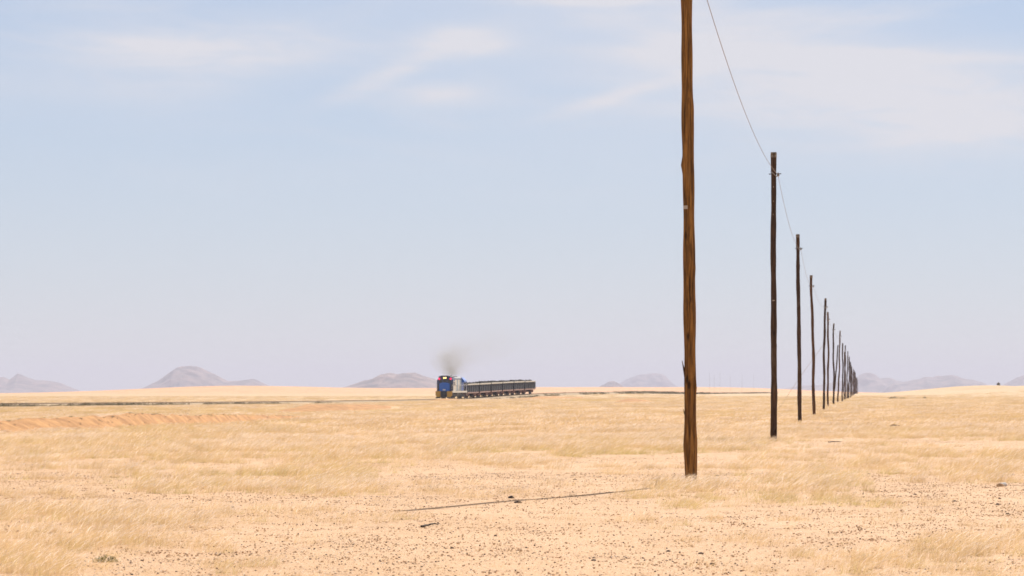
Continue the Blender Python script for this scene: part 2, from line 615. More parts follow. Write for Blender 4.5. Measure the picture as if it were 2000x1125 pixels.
def ground_z(X, Y):
    X = np.asarray(X, float)
    Y = np.asarray(Y, float)
    u = X / np.maximum(Y, 30) * F + 1000
    z = np.interp(Y, [0, 60, 200, 400, 700, 1000, 1300, 2200, 6000, 30000], [0, 0, .02, .2, .3, .5, .62, .8, 1.0, 1.0])
    z = z - .34 * sstep(950, 600, u) * sstep(160, 300, Y) * sstep(900, 650, Y)
    z = z + (fbm(X * .05, Y * .03, 3, 3) - .5) * .16 * np.clip(Y / 120, .3, 1.0) + (fbm(X * .5, Y * .35, 5, 3) - .5) * .03
    # the broad rises of the far plain
    for px, Yc, a, sx, sy in [(430, 2600, 3.5, 70, 450), (640, 2700, 1.4, 110, 450), (900, 3000, 2.5, 150, 500), (1200, 2900, 2.9, 110, 500), (1450, 2800, 2.2, 60, 400),
                              (1250, 1250, .8, 12, 90), (1320, 1300, .9, 9, 90), (1385, 1350, .5, 6, 80)]:
        z = z + a * np.exp(-((X - px2x(px, Yc)) / sx) ** 2 - ((Y - Yc) / sy) ** 2)
    for px, Yc, a, sx, sy in [(1945, 1000, 1.25, 9, 150), (1860, 1050, 1.0, 16, 160), (2060, 1100, 1.3, 22, 160), (1960, 900, .35, 30, 120), (2150, 1200, 2.6, 40, 200)]:
        z = z + a * np.exp(-((X - px2x(px, Yc)) / sx) ** 2 - ((Y - Yc) / sy) ** 2)
    hz, _ = bank_field(X, Y)
    z = z + hz
    d, tz = track_near(X, Y)
    w = np.exp(-(np.maximum(d - 2.6, 0) / 16.0) ** 2)
    return z * (1 - w) + (tz - .42) * w


def gz(x, y):
    return float(ground_z(np.array([x]), np.array([y]))[0])


rows = [-60, -40, -25, -15, -8, -3, 2, 6, 10, 14, 17]
y = 19.0
while y < 28000:
    rows.append(y)
    y *= 1.0045 if 105 < y < 190 else (1.0085 if y < 1500 else 1.02)
rows = np.array(rows)
NC = 360
uu = np.linspace(-1, 1, NC)
uu = np.sign(uu) * (0.55 * np.abs(uu) + 0.45 * np.abs(uu) ** 3)
YY = np.repeat(rows[:, None], NC, 1)
XX = uu[None, :] * (36 + 0.34 * np.maximum(rows, 0))[:, None]
ZZ = ground_z(XX, YY)
idx = np.arange(len(rows) * NC).reshape(len(rows), NC)
quads = np.stack([idx[:-1, :-1], idx[:-1, 1:], idx[1:, 1:], idx[1:, :-1]], -1).reshape(-1, 4)
gv = np.stack([XX, YY, ZZ], -1).reshape(-1, 3)
me = np_mesh('ground', gv, quads, True)
_, sm = bank_field(XX.ravel(), YY.ravel())
a = me.attributes.new('soil', 'FLOAT', 'POINT')
a.data.foreach_set('value', sm.astype(np.float32))
cov_ = sstep(120, 420, YY.ravel()) * .95
a = me.attributes.new('cover', 'FLOAT', 'POINT')
a.data.foreach_set('value', cov_.astype(np.float32))
pk = sstep(1600, 2200, YY.ravel())
a = me.attributes.new('pink', 'FLOAT', 'POINT')
a.data.foreach_set('value', pk.astype(np.float32))
ground = link_mesh('ground', me, M['ground'])
tag(ground, kind='structure')


# ------------------------------------------------------------------ hills
def hill(px0, px1, prof, Y, depth, seed):
    """rocky inselberg: skyline heights at given photo columns, true 3-D relief behind"""
    Y, depth = Y * 1.9, depth * 1.9
    pxs = np.array([p[0] for p in prof], float)
    hs = np.array([py2z(p[1], Y) for p in prof])
    nx, ny = 150, 46
    x = np.linspace(px2x(px0, Y), px2x(px1, Y), nx)
    yl = np.linspace(-1, 1, ny)
    Xg, Vg = np.meshgrid(x, yl)
    wx = (x[1] - x[0])
    bend = (fbm(Xg / (depth * .5), Vg * 1.5, seed, 3) - .5) * depth * .35
    up = (Xg + bend * np.abs(Vg)) / Y * F + 1000
    H = np.interp(up, pxs, hs)
    rough = fbm(Xg / (depth * .12), Vg * 6, seed + 9, 5) - .5
    ridge = np.abs(fbm(Xg / (depth * .3), Vg * 2.5, seed + 5, 4) - .5) * 2
    fall = np.clip(1 - np.abs(Vg) ** 1.5, 0, 1)
    Z = (H - 0.5) * fall * (1 - .55 * ridge * np.abs(Vg) * 1.6) + rough * .24 * np.maximum(H, 0) * fall
    edge = sstep(0, .06, (Xg - x[0]) / (x[-1] - x[0])) * sstep(0, .06, (x[-1] - Xg) / (x[-1] - x[0]))
    Z = Z * edge - 5.0 * (1 - fall * edge)
    v = np.stack([Xg, Y + Vg * depth, Z], -1).reshape(-1, 3)
    ii = np.arange(nx * ny).reshape(ny, nx)
    q = np.stack([ii[:-1, :-1], ii[:-1, 1:], ii[1:, 1:], ii[1:, :-1]], -1).reshape(-1, 4)
    o = link_mesh('hill', np_mesh('hill', v, q, False), M['hill'])
    tag(o, kind='structure')
    return o


hill(-140, 190, [(-140, 768), (-80, 745), (-20, 741), (8, 737), (18, 743), (35, 731), (48, 736), (65, 743), (85, 744), (95, 745), (115, 748), (122, 752), (150, 764), (190, 769)], 7200, 260, 21)
hill(255, 570, [(255, 770), (283, 758), (300, 748), (325, 735), (340, 724), (350, 717), (372, 715), (385, 717), (400, 723), (420, 731), (435, 738), (447, 744), (460, 743), (485, 742), (498, 741), (510, 746), (525, 754), (570, 768)], 6300, 220, 33)
hill(630, 900, [(630, 769), (665, 757), (690, 750), (705, 745), (725, 741), (742, 733), (760, 730), (775, 732), (795, 728), (812, 727), (830, 735), (850, 741), (870, 748), (900, 766)], 4300, 170, 47)
hill(1150, 1230, [(1150, 768), (1175, 752), (1190, 744), (1200, 743), (1212, 750), (1230, 764)], 5600, 80, 55)
hill(1185, 1345, [(1185, 768), (1210, 750), (1225, 740), (1245, 732), (1260, 731), (1275, 729), (1290, 732), (1300, 736), (1312, 748), (1345, 767)], 9800, 200, 61)
hill(1500, 1790, [(1500, 768), (1540, 756), (1570, 752), (1600, 752), (1640, 745), (1670, 738), (1685, 728), (1697, 725), (1708, 729), (1718, 738), (1735, 737), (1750, 742), (1765, 745), (1790, 764)], 8200, 260, 72)
hill(1720, 1950, [(1720, 768), (1745, 748), (1775, 744), (1795, 740), (1806, 735), (1822, 737), (1843, 734), (1857, 731), (1868, 734), (1878, 738), (1900, 742), (1920, 748), (1950, 766)], 7600, 220, 83)
hill(1935, 2140, [(1935, 768), (1965, 748), (1985, 738), (2000, 733), (2030, 726), (2070, 735), (2140, 768)], 7900, 220, 95)

# ------------------------------------------------------------------ haze
hz = MB().box(-8400, 8400, -120, 23000, -12, 140).build('haze', None)
hm = bpy.data.materials.new('haze_air')
hm.use_nodes = True
ht = hm.node_tree
ht.nodes.clear()
ho = ht.nodes.new('ShaderNodeOutputMaterial')
hv = ht.nodes.new('ShaderNodeVolumePrincipled')
hv.inputs['Color'].default_value = (0.79, 0.765, 0.87, 1)
hv.inputs['Density'].default_value = 0.000082
hv.inputs['Anisotropy'].default_value = 0.0
ht.links.new(hv.outputs[0], ho.inputs['Volume'])
hz.data.materials.append(hm)
tag(hz, 'thin pale dust haze over the whole plain', 'haze', kind='stuff')

# ------------------------------------------------------------------ railway track
i0, i1 = 0, len(TRACK) - 1


def ribbon(offs, lift):
    """cross-section [(offset, height)] swept along the track"""
    T = np.gradient(TRACK[:, :2], axis=0)
    T /= np.linalg.norm(T, axis=1)[:, None]
    Nn = np.stack([T[:, 1], -T[:, 0]], 1)
    v, f = [], []
    k = len(offs)
    for i in range(len(TRACK)):
        for o_, h_ in offs:
            v.append((TRACK[i, 0] + Nn[i, 0] * o_, TRACK[i, 1] + Nn[i, 1] * o_, TRACK[i, 2] + h_ + lift))
    for i in range(len(TRACK) - 1):
        for j in range(k - 1):
            f.append((i * k + j, i * k + j + 1, (i + 1) * k + j + 1, (i + 1) * k + j))
    return v, f


trk = empty('railway_track', tuple(TRACK[160]))
tag(trk, kind='structure')


def track_part(name, offs, mat):
    v, f = ribbon(offs, 0.0)
    b0 = TRACK[160]
    v = [(x - b0[0], y_ - b0[1], z_ - b0[2]) for x, y_, z_ in v]
    return link_mesh(name, np_mesh(name, v, f), mat, trk)


track_part('ballast', [(-4.4, -.5), (-1.6, -.1), (1.6, -.1), (4.4, -.5)], M['ballast'])
for sgn in (-1, 1):
    c = sgn * .57
    track_part('rail', [(c - .035, -.14), (c - .035, 0), (c + .035, 0), (c + .035, -.14)], M['steel'])
sl_mb = MB()
for sv in np.arange(0, TS[-1], 0.75):
    p, q = track_at(sv), track_at(min(sv + .5, TS[-1]))
    t_ = Vector((q[0] - p[0], q[1] - p[1], 0))
    if t_.length < .1:
        continue
    t_.normalize()
    nn = Vector((t_.y, -t_.x, 0))
    c = Vector(p - TRACK[160])
    vs = []
    for z_ in (-.2, -.085):
        for a_, b_ in ((-1, -1), (1, -1), (1, 1), (-1, 1)):
            vs.append(c + nn * (1.05 * a_) + t_ * (.12 * b_) + Vector((0, 0, z_)))
    sl_mb.add(vs, [(4, 5, 6, 7), (0, 1, 5, 4), (1, 2, 6, 5), (2, 3, 7, 6), (3, 0, 4, 7)])
o = sl_mb.build('sleepers', M['ballast'], trk)
tag(o, kind='stuff')


# ------------------------------------------------------------------ locomotive
def placed(name, sv_front, length, label, cat, group=None):
    a_, b_ = track_at(sv_front), track_at(sv_front + length)
    d = b_ - a_
    r = empty(name, tuple(a_), math.atan2(-d[0], d[1]))
    r.rotation_euler[0] = math.atan2(d[2], math.hypot(d[0], d[1]))
    tag(r, label, cat, group)
    return r


S_LOCO = float(np.interp(689.5, TRACK[:, 1], TS))
loco = placed('diesel_locomotive', S_LOCO, 15.6, 'blue and cream diesel locomotive with yellow pilot hauling the wagons', 'locomotive')


def bogie(parent, yc, axles, wb, mat, frame_w=1.9):
    f = MB()
    ln = wb * (axles - 1) / 2 + .7
    for sx in (-1, 1):
        f.box(sx * frame_w / 2 - .08, sx * frame_w / 2 + .08, yc - ln, yc + ln, .42, .78)
        for k in range(axles):
            ya = yc + (k - (axles - 1) / 2) * wb
            f.box(sx * frame_w / 2 - .13, sx * frame_w / 2 + .13, ya - .2, ya + .2, .3, .62)
    f.box(-frame_w / 2, frame_w / 2, yc - .3, yc + .3, .45, .9)
    b = f.build('bogie', mat, parent)
    for k in range(axles):
        ya = yc + (k - (axles - 1) / 2) * wb
        w = MB()
        for sx in (-1, 1):
            w.disc((sx * .6, ya, .45), .45, .13, 'x', 18)
            w.disc((sx * .53, ya, .45), .48, .03, 'x', 18)
        w.tube([(-.6, ya, .45), (.6, ya, .45)], .08, 8)
        w.build('wheelset', M['black'], b)
    return b


# frame, sill stripe, pilot
MB().box(-1.33, 1.33, .25, 15.3, .98, 1.22).build('underframe', M['black'], loco, .02)
for sx in (-1, 1):
    MB().box(sx * 1.38 - .045, sx * 1.38 + .045, .3, 15.2, 1.02, 1.34).build('sill', M['cream'], loco)
MB().box(-1.38, 1.38, .35, 15.1, 1.225, 1.30).build('walkway', M['roof'], loco)
MB().prism([(-.5, .28), (.5, .28), (.55, 1.2), (-.55, 1.2)], .02, .3).build('pilot_plate', M['black'], loco)
for sx in (-1, 1):
    pts = [(.56, .36), (1.12, .30), (1.40, .62), (1.42, 1.28), (.56, 1.28)]
    pts = [(sx * x, z) for x, z in pts]
    if sx < 0:
        pts = pts[::-1]
    MB().prism(pts, -.04, .28).build('pilot_panel', M['yellow'], loco)
    MB().box(sx * .98 - .42, sx * .98 + .42, .05, .26, .1, .33).build('rail_guard', M['black'], loco)
    for z_ in (.45, .75, 1.05):
        MB().box(sx * 1.36 - .12, sx * 1.36 + .12, .32, .75, z_, z_ + .04).build('cab_step', M['black'], loco)
cp = MB().box(-.14, .14, -.55, .1, .72, .98)
cp.box(-.2, .2, -.75, -.48, .66, 1.04)
cp.build('coupler', M['black'], loco, .02)
MB().tube([(.35, .0, 1.05), (.4, -.22, .7), (.38, -.2, .45)], .03, 6).build('brake_hose', M['black'], loco)

# short hood
ns = []
for i in range(13):
    t_ = math.pi * i / 12
    ns.append((.86 * math.cos(t_) if 0 < i < 12 else .86 * math.cos(t_), 2.42 + .34 * math.sin(t_) ** .8))
nose = MB().prism([(-.86, 1.3), (.86, 1.3)] + ns, .75, 2.35).build('short_hood', M['blue'], loco, .05)
MB().box(-.22, .22, .72, .76, 1.42, 1.62).build('number_plate', M['cream'], nose)
MB().box(-.36, .36, .735, .757, 1.72, 2.42).build('nose_door', M['blue'], nose, .008)
# cab
cabp = [(-1.38, 1.3), (1.38, 1.3), (1.38, 3.05), (1.02, 3.72), (.5, 3.84), (-.5, 3.84), (-1.02, 3.72), (-1.38, 3.05)]
MB().prism(cabp, 2.3, 4.5).build('cab', M['navy'], loco)
for sx in (-1, 1):
    cs = MB().box(sx * 1.395 - .012, sx * 1.395 + .012, 2.45, 4.48, 1.34, 3.02).build('cab_side', M['cream'], loco)
    MB().box(sx * 1.415 - .01, sx * 1.415 + .01, 2.75, 3.3, 2.25, 2.9).build('window', M['glass'], cs)
    MB().box(sx * 1.415 - .01, sx * 1.415 + .01, 3.55, 4.2, 2.25, 2.9).build('window', M['glass'], cs)
    MB().box(sx * .74 - .26, sx * .74 + .26, 2.27, 2.298, 2.72, 3.32).build('windscreen', M['glass'], loco)
    MB().box(sx * 1.14 - .15, sx * 1.14 + .15, 2.27, 2.298, 1.5, 2.55).build('cab_door', M['glass'], loco)
    r_ = MB().disc((sx * .98, 2.22, 3.38), .17, .12, 'y', 14).build('marker_light', M['red'], loco)
    MB().tube([(sx * 1.34, .45, 1.25), (sx * 1.34, .45, 2.3), (sx * 1.34, 1.25, 2.35)], .028, 6).build('handrail', M['white'], loco)
MB().box(-.34, .34, 2.27, 2.298, 2.72, 3.3).build('windscreen', M['glass'], loco)
MB().prism([(-1.12, 3.70), (-.55, 3.86), (.55, 3.86), (1.12, 3.70), (1.12, 3.76), (.55, 3.93), (-.55, 3.93), (-1.12, 3.76)], 2.15, 4.6).build('roof', M['roof'], loco)
hb = MB().box(-.36, .36, 2.16, 2.3, 3.38, 3.68).build('headlight_box', M['navy'], loco, .02)
for sx in (-1, 1):
    MB().disc((sx * .15, 2.13, 3.53), .125, .08, 'y', 14).build('headlight', M['lamp'], loco)
# long hood in panels along both sides
MB().box(-.84, .84, 3.3, 14.9, 1.3, 3.45).build('long_hood', M['navy'], loco, .03)
ypan = [(3.45, 4.5, 'cream'), (4.55, 6.1, 'cream'), (6.15, 7.7, 'cream'), (7.75, 9.2, 'paleblue'), (9.25, 10.6, 'cream'), (10.65, 12.4, 'paleblue'), (12.45, 14.8, 'blue')]
for ya, yb, mk in ypan:
    for sx in (-1, 1):
        d_ = MB().box(sx * .86 - .015, sx * .86 + .015, ya, yb, 1.38, 3.25).build('hood_door', M[mk], loco)
        MB().box(sx * .885 - .012, sx * .885 + .012, (ya + yb) / 2 - .03, (ya + yb) / 2 + .03, 2.1, 2.5).build('latch', M['black'], d_)
MB().prism([(-.86, 3.45), (.86, 3.45), (.62, 3.72), (-.62, 3.72)], 3.55, 12.6).build('hood_roof', M['roof'], loco)
MB().prism([(-1.35, 2.75), (1.35, 2.75), (1.35, 3.05), (.86, 3.62), (-.86, 3.62), (-1.35, 3.05)], 12.7, 14.9).build('radiator_housing', M['blue'], loco, .02)
MB().tube([(0, 6.8, 3.7), (0, 6.8, 4.0)], [.28, .24], 12).build('exhaust_stack', M['black'], loco)
for ya in (9.2, 10.6):
    MB().disc((0, ya, 3.76), .5, .12, 'z', 18).build('roof_fan', M['roof'], loco)
for sx in (-1, 1):
    hr = MB()
    hr.tube([(sx * 1.33, 4.7, 2.3), (sx * 1.33, 14.9, 2.3)], .025, 6)
    for ya in np.linspace(4.7, 14.9, 8):
        hr.tube([(sx * 1.33, ya, 1.28), (sx * 1.33, ya, 2.3)], .025, 6)
    hr.build('handrail', M['white'], loco)
    MB().tube([(sx * 1.36, 15.1, .5), (sx * 1.36, 15.1, 2.6)], .05, 6).build('end_stanchion', M['white'], loco)
MB().prism([(-1.1, .5), (-.9, .34), (.9, .34), (1.1, .5), (1.2, .96), (-1.2, .96)], 5.6, 9.9).build('fuel_tank', M['black'], loco)
# the cab stands well forward over a stubby nose
nose.scale = (1.0, .5, 1.0)
for ch in loco.children:
    if ch.name.split('.')[0] in ('cab', 'cab_side', 'windscreen', 'cab_door', 'marker_light', 'roof', 'headlight_box', 'headlight'):
        ch.location.y = -1.12
bogie(loco, 3.2, 3, 1.55, M['black'], 2.1)
bogie(loco, 12.3, 3, 1.55, M['black'], 2.1)


# ------------------------------------------------------------------ wagons
def lump_mesh(seed, L, W):
    r_ = np.random.default_rng(seed)
    nx, ny = 10, 44
    x = np.linspace(-W / 2, W / 2, nx)
    yv = np.linspace(.35, L - .35, ny)
    Xg, Yg = np.meshgrid(x, yv)
    Z = 2.34 + .24 * np.clip(1 - (Xg / (W / 2)) ** 2, 0, 1) * (.45 + .9 * vnoise(Xg * 1.3, Yg * 1.1, seed)) * sstep(.2, 1.0, Yg) * sstep(L - .2, L - 1.0, Yg)
    Z += (r_.random(Z.shape) - .5) * .3 + .1 * (r_.random(Z.shape) > .7)
    v = np.stack([Xg, Yg, Z], -1).reshape(-1, 3)
    ii = np.arange(nx * ny).reshape(ny, nx)
    q = np.stack([ii[:-1, :-1], ii[:-1, 1:], ii[1:, 1:], ii[1:, :-1]], -1).reshape(-1, 4)
    return np_mesh('load', v, q)


WL = 12.1


def make_wagon():
    w = empty('open_wagon', (0, 0, 0))
    MB().box(-1.2, 1.2, .05, WL - .05, .82, 1.0).build('underframe', M['rust'], w, .01)
    for sx in (-1, 1):
        MB().box(sx * 1.29 - .03, sx * 1.29 + .03, .2, WL - .2, .86, 1.05).build('side_sill', M['dustpink'], w)
        for k in range(6):
            ya = .18 + k * (WL - .36) / 6
            yb = ya + (WL - .36) / 6 - .05
            MB().box(sx * 1.25 - .04, sx * 1.25 + .04, ya, yb, 1.06, 2.27).build('side_panel', M['slate'], w)
        for k in range(7):
            ya = .15 + k * (WL - .36) / 6
            MB().box(sx * 1.33 - .045, sx * 1.33 + .045, ya - .05, ya + .07, 1.0, 2.27).build('rib', M['black'] if k % 3 else M['slate'], w)
        MB().box(sx * 1.29 - .08, sx * 1.29 + .08, .08, WL - .08, 2.28, 2.5).build('top_rail', M['rim'], w)
    for ya in (.12, WL - .12):
        MB().box(-1.2, 1.2, ya - .04, ya + .04, 1.01, 2.36).build('end_panel', M['slate'], w)
        MB().box(-1.2, 1.2, ya - .07, ya + .07, 2.37, 2.49).build('end_rail', M['rim'], w)
        MB().box(-.12, .12, min(ya, WL - .12) - .45, ya + .45, .7, .95).build('coupler', M['black'], w)
    MB().box(-1.18, 1.18, .18, WL - .18, 1.01, 1.1).build('floor', M['rust'], w)
    link_mesh('load', lump_mesh(3, WL, 2.36), M['ore'], w)
    bogie(w, 1.9, 2, 1.75, M['rust'], 1.75)
    bogie(w, WL - 1.9, 2, 1.75, M['rust'], 1.75)
    return w


def copy_tree(o, parent=None):
    c = o.copy()
    COL.objects.link(c)
    c.parent = parent
    for ch in list(o.children):
        copy_tree(ch, c)
    return c


ORD = ['first', 'second', 'third', 'fourth', 'fifth', 'sixth', 'seventh', 'eighth', 'ninth', 'tenth']
wag = make_wagon()
sv = S_LOCO + 15.6 + .9
for k in range(6):
    w = wag if k == 0 else copy_tree(wag)
    a_, b_ = track_at(sv), track_at(sv + WL)
    d = b_ - a_
    w.location = tuple(a_)
    w.rotation_euler = (math.atan2(d[2], math.hypot(d[0], d[1])), 0, math.atan2(-d[0], d[1]))
    lab = ['dark slate open goods wagon coupled directly behind the blue locomotive',
           'second dark open goods wagon behind the locomotive', 'third dark open goods wagon behind the locomotive',
           'fourth dark open goods wagon behind the locomotive', 'fifth dark open goods wagon behind the locomotive',
           'last dark open goods wagon at the tail of the train'][k]
    tag(w, lab, 'wagon', 'goods wagons of the train')
    if k:
        for ch in w.children:
            if ch.name.startswith('load'):
                ch.data = lump_mesh(3 + k, WL, 2.36)
                ch.data.materials.append(M['ore'])
    sv += WL + .85

# ------------------------------------------------------------------ exhaust smoke
stack = loco.matrix_basis @ Vector((0, 6.8, 4.0))
sm_ = bpy.data.meshes.new('exhaust_smoke')
bm = bmesh.new()
bmesh.ops.create_icosphere(bm, subdivisions=4, radius=1.0)
for v in bm.verts:
    c = v.co.copy()
    v.co = Vector((c.x * (13.0 if c.x > 0 else 4.2), c.y * 5.0, c.z * 4.2 + (max(c.x, 0) ** 1.2) * 3.2))
bm.to_mesh(sm_)
bm.free()
smoke = link_mesh('exhaust_smoke', sm_)
smoke.location = stack + Vector((0.2, 0, 3.95))
mm = bpy.data.materials.new('diesel_smoke')
mm.use_nodes = True
t = mm.node_tree
t.nodes.clear()
k = N(t)
mo = k.node('ShaderNodeOutputMaterial')
pv = k.node('ShaderNodeVolumePrincipled')
pv.inputs['Color'].default_value = (0.6, 0.5, 0.33, 1)
tcn = k.node('ShaderNodeTexCoord')
spn = k.node('ShaderNodeSeparateXYZ')
t.links.new(tcn.outputs['Object'], spn.inputs[0])


def gauss3(cx, cz, sx, sy, sz, amp):
    e = None
    for so_, c_, s_ in ((0, cx, sx), (1, 0.0, sy), (2, cz, sz)):
        q = k.math('POWER', k.math('ABSOLUTE', k.math('DIVIDE', k.math('SUBTRACT', spn.outputs[so_], c_), s_)), 2.0)
        e = q if e is None else k.math('ADD', e, q)
    return k.math('MULTIPLY', k.math('EXPONENT', k.math('MULTIPLY', e, -1.0)), amp)


nz = k.noise(tcn.outputs['Object'], 0.55, 4, 0.6)
den = k.math('ADD', gauss3(0.0, -3.5, 1.0, 1.0, .9, .4), gauss3(-.3, -1.7, 2.4, 1.6, 1.8, .21))
den = k.math('ADD', den, k.math('ADD', gauss3(1.2, -.2, 2.8, 1.8, 2.0, .035), gauss3(7.0, .8, 5.0, 2.4, 2.8, .02)))
den = k.math('MULTIPLY', den, k.ramp(nz, .3, .7, .35, 1.5))
k.put(pv.inputs['Density'], den)
t.links.new(pv.outputs[0], mo.inputs['Volume'])
sm_.materials.append(mm)
tag(smoke, 'faint brownish exhaust smoke drifting above the blue locomotive', 'smoke', kind='stuff')


# ------------------------------------------------------------------ telegraph poles
def shaft_mesh(H, r0, r1, seed, lean_x, knots=(), seg=90, k=18, wob=0.012, bury=0.35):
    r_ = np.random.default_rng(seed)
    zs = np.linspace(-bury, H, seg)
    ph = r_.random(6) * 6.28
    cx = lean_x * zs / H + wob * (np.sin(zs * 1.1 + ph[0]) + .6 * np.sin(zs * 2.7 + ph[1])) * np.clip(zs / 1.0, 0, 1)
    cy = wob * np.sin(zs * .9 + ph[2])
    rr = r0 + (r1 - r0) * np.clip(zs / H, 0, 1) + .0035 * np.sin(zs * 3.1 + ph[3]) + .003 * np.sin(zs * 7.7 + ph[4])
    v = []
    for i, z in enumerate(zs):
        for j in range(k):
            th = 2 * math.pi * j / k
            q = rr[i] * (1 + .035 * math.sin(2 * th + ph[5] + z * .4) + .03 * (_hash(np.array([j]), np.array([int(z * 2.2)]), seed)[0] - .5))
            for kt, kz, ks, ka in knots:
                dth = (th - kt + math.pi) % (2 * math.pi) - math.pi
                q += ka * math.exp(-(dth / .35) ** 2 - ((z - kz) / ks) ** 2)
            v.append((cx[i] + q * math.cos(th), cy[i] + q * math.sin(th), z + (.015 * math.sin(th * 2 + seed) if i == seg - 1 else 0)))
    f = []
    for i in range(seg - 1):
        for j in range(k):
            f.append((i * k + j, i * k + (j + 1) % k, (i + 1) * k + (j + 1) % k, (i + 1) * k + j))
    f.append(tuple(range((seg - 1) * k, seg * k)))
    me = np_mesh('shaft', v, f, True)
    me.polygons[len(f) - 1].use_smooth = False
    return me, (lambda z: (np.interp(z, zs, cx), np.interp(z, zs, cy), np.interp(z, zs, rr)))


POLE_Y = [51.0, 99.5, 152.5, 203.0, 256.0, 305.0, 355.0, 402.0]
POLE_PX = [1349.5, 1511.0, 1562.0, 1590.0, 1608.5, 1617.0, 1628.0, 1636.0]
POLE_TOPY = [-167.0, 298.0, 458.0, 538.0, 583.0, 610.0, 632.0, 646.0]
POLE_LEAN = [-9.0, 0.5, -3.5, -5.0, 3.0, 0.5, 0.0, 5.5]      # photo px, base to top
POLE_MAT = ['wood_brown', 'wood_dark', 'wood_dark', 'wood_mid', 'wood_dark', 'wood_mid', 'wood_dark', 'wood_mid']
LABELS = ['thick brown weathered telegraph pole in pale grass, its top out of view',
          'dark telegraph pole on a bare stony patch, second along the wire line',
          'third telegraph pole along the line, dark and rough at the foot',
          'fourth telegraph pole along the line, brown and leaning slightly',
          'fifth telegraph pole along the line, dark, where the slanting stay wire ends',
          'sixth telegraph pole along the line, slim and brown',
          'seventh telegraph pole along the line, short of the braced pole',
          'braced telegraph pole with a leaning strut beside the crowded poles']
attach = []
for i, (Y, px, ty, ln, mk) in enumerate(zip(POLE_Y, POLE_PX, POLE_TOPY, POLE_LEAN, POLE_MAT)):
    X = px2x(px, Y)
    g = gz(X, Y)
    H = py2z(ty, Y) - g
    p = empty('telegraph_pole', (X, Y, g))
    tag(p, LABELS[i], 'pole', 'line of telegraph poles')
    kn = []
    if i == 0:
        kn = [(math.pi * 1.02, py2z(322, Y) - g, .07, .022), (-1.1, py2z(392, Y) - g, .09, .012), (-.35, py2z(210, Y) - g, .12, .008), (-.5, py2z(757, Y) - g, .07, .014),
              (-1.0, py2z(745, Y) - g, .05, .01), (-.2, py2z(525, Y) - g, .05, .008), (math.pi, py2z(870, Y) - g, .12, .008), (-.1, py2z(860, Y) - g, .1, .006), (-2.0, py2z(30, Y) - g, .1, .008)]
    else:
        rk = np.random.default_rng(100 + i)
        kn = [(rk.random() * 6.28, rk.random() * H * .9, .06, .007 + .008 * rk.random()) for _ in range(7)]
    me, cen = shaft_mesh(H, .076 if i else .0775, .066, 40 + i, ln / F * Y, kn, seg=130 if i == 0 else 70, k=24 if i == 0 else 14, wob=(.003 if i == 0 else .006) if i < 3 else .011 + .003 * i)
    shaft = link_mesh('shaft', me, M[mk], p)
    za = H - .53
    cx, cy, rr = cen(za)
    attach.append((X + cx + rr + .035, Y + cy - .05, g + za))
    # pale weathered end grain with a wire binding round it
    tx, tyy, tr = cen(H)
    if i:
        cap = MB().tube([(tx, tyy, H - .10), (tx, tyy, H + .012)], [tr + .004, tr + .002], 14)
        cap.build('top_cap', M['wood_end'], p)
        bnd = MB()
        for dz in (.105, .075):
            bnd.tube([(tx + (tr + .008) * math.cos(a_), tyy + (tr + .008) * math.sin(a_), H - dz) for a_ in np.linspace(0, 6.28, 17)], .005, 5, False)
        bnd.build('binding_wire', M['galv'], p)
    # through bolt and insulator, tie wire across the near face
    MB().tube([(cx - rr - .05, cy, za + .01), (cx + rr + .12, cy, za + .02)], .011, 6).build('bolt', M['black'], p)
    ins = MB().tube([(cx + rr + .045, cy, za - .045), (cx + rr + .045, cy, za - .02), (cx + rr + .045, cy, za + .015), (cx + rr + .045, cy, za + .05)], [.022, .034, .026, .012], 10)
    ins.build('insulator', M['porc'], p)
    tw = MB().tube([(cx - rr - .012, cy - .01, za + .075), (cx - rr * .5, cy - rr - .008, za + .045), (cx + rr * .3, cy - rr - .01, za - .01), (cx + rr + .01, cy - .03, za - .055), (cx + rr + .05, cy - .05, za - .02)], .0085, 6)
    tw.build('tie_wire', M['galv'], p)
    if i == 0:
        zt = py2z(405, Y) - g
        ax, ay, ar = cen(zt)
        mb = MB()
        for a0 in np.linspace(3.45, 4.35, 5):
            pass
        vs, fs = [], []
        for j, a_ in enumerate(np.linspace(3.35, 4.45, 8)):
            for dz in (-.022, .022):
                vs.append((ax + (ar + .006) * math.cos(a_), ay + (ar + .006) * math.sin(a_), zt + dz))
        for j in range(7):
            fs.append((2 * j, 2 * j + 2, 2 * j + 3, 2 * j + 1))
        mb.add(vs, fs).build('metal_tag', M['tagm'], p)
        zt = py2z(715, Y) - g
        ax, ay, ar = cen(zt)
        MB().tube([(ax - ar + .012, ay - .02, zt - .16), (ax - ar - .006, ay - .025, zt - .05), (ax - ar - .03, ay - .02, zt + .07)], [.016, .012, .003], 5).build('splinter', M['wood_mid'], p)
        zt = py2z(805, Y) - g
        ax, ay, ar = cen(zt)
        MB().tube([(ax - ar + .01, ay - .02, zt - .05), (ax - ar - .006, ay - .02, zt), (ax - ar - .016, ay - .02, zt + .04)], [.008, .006, .002], 5).build('splinter', M['wood_mid'], p)
        zt = py2z(410, Y) - g + .12
    if i == 1:
        for pyv in (393, 365, 419, 587):
            zt = py2z(pyv, Y) - g
            ax, ay, ar = cen(zt)
            w_ = .05 if pyv == 587 else .012
            MB().box(ax - .01 - w_ / 2, ax - .01 + w_ / 2, ay - ar - .008, ay - ar + .02, zt - .012, zt + .012).build('nail' if w_ < .02 else 'metal_tag', M['tagm'], p)
    if i == 7:
        sme, _c = shaft_mesh(H * .80, .075, .06, 77, .52, (), 30, 10, .02)
        st_ = link_mesh('strut', sme, M['wood_dark'], p)
        st_.location = (-.45, .1, 0)

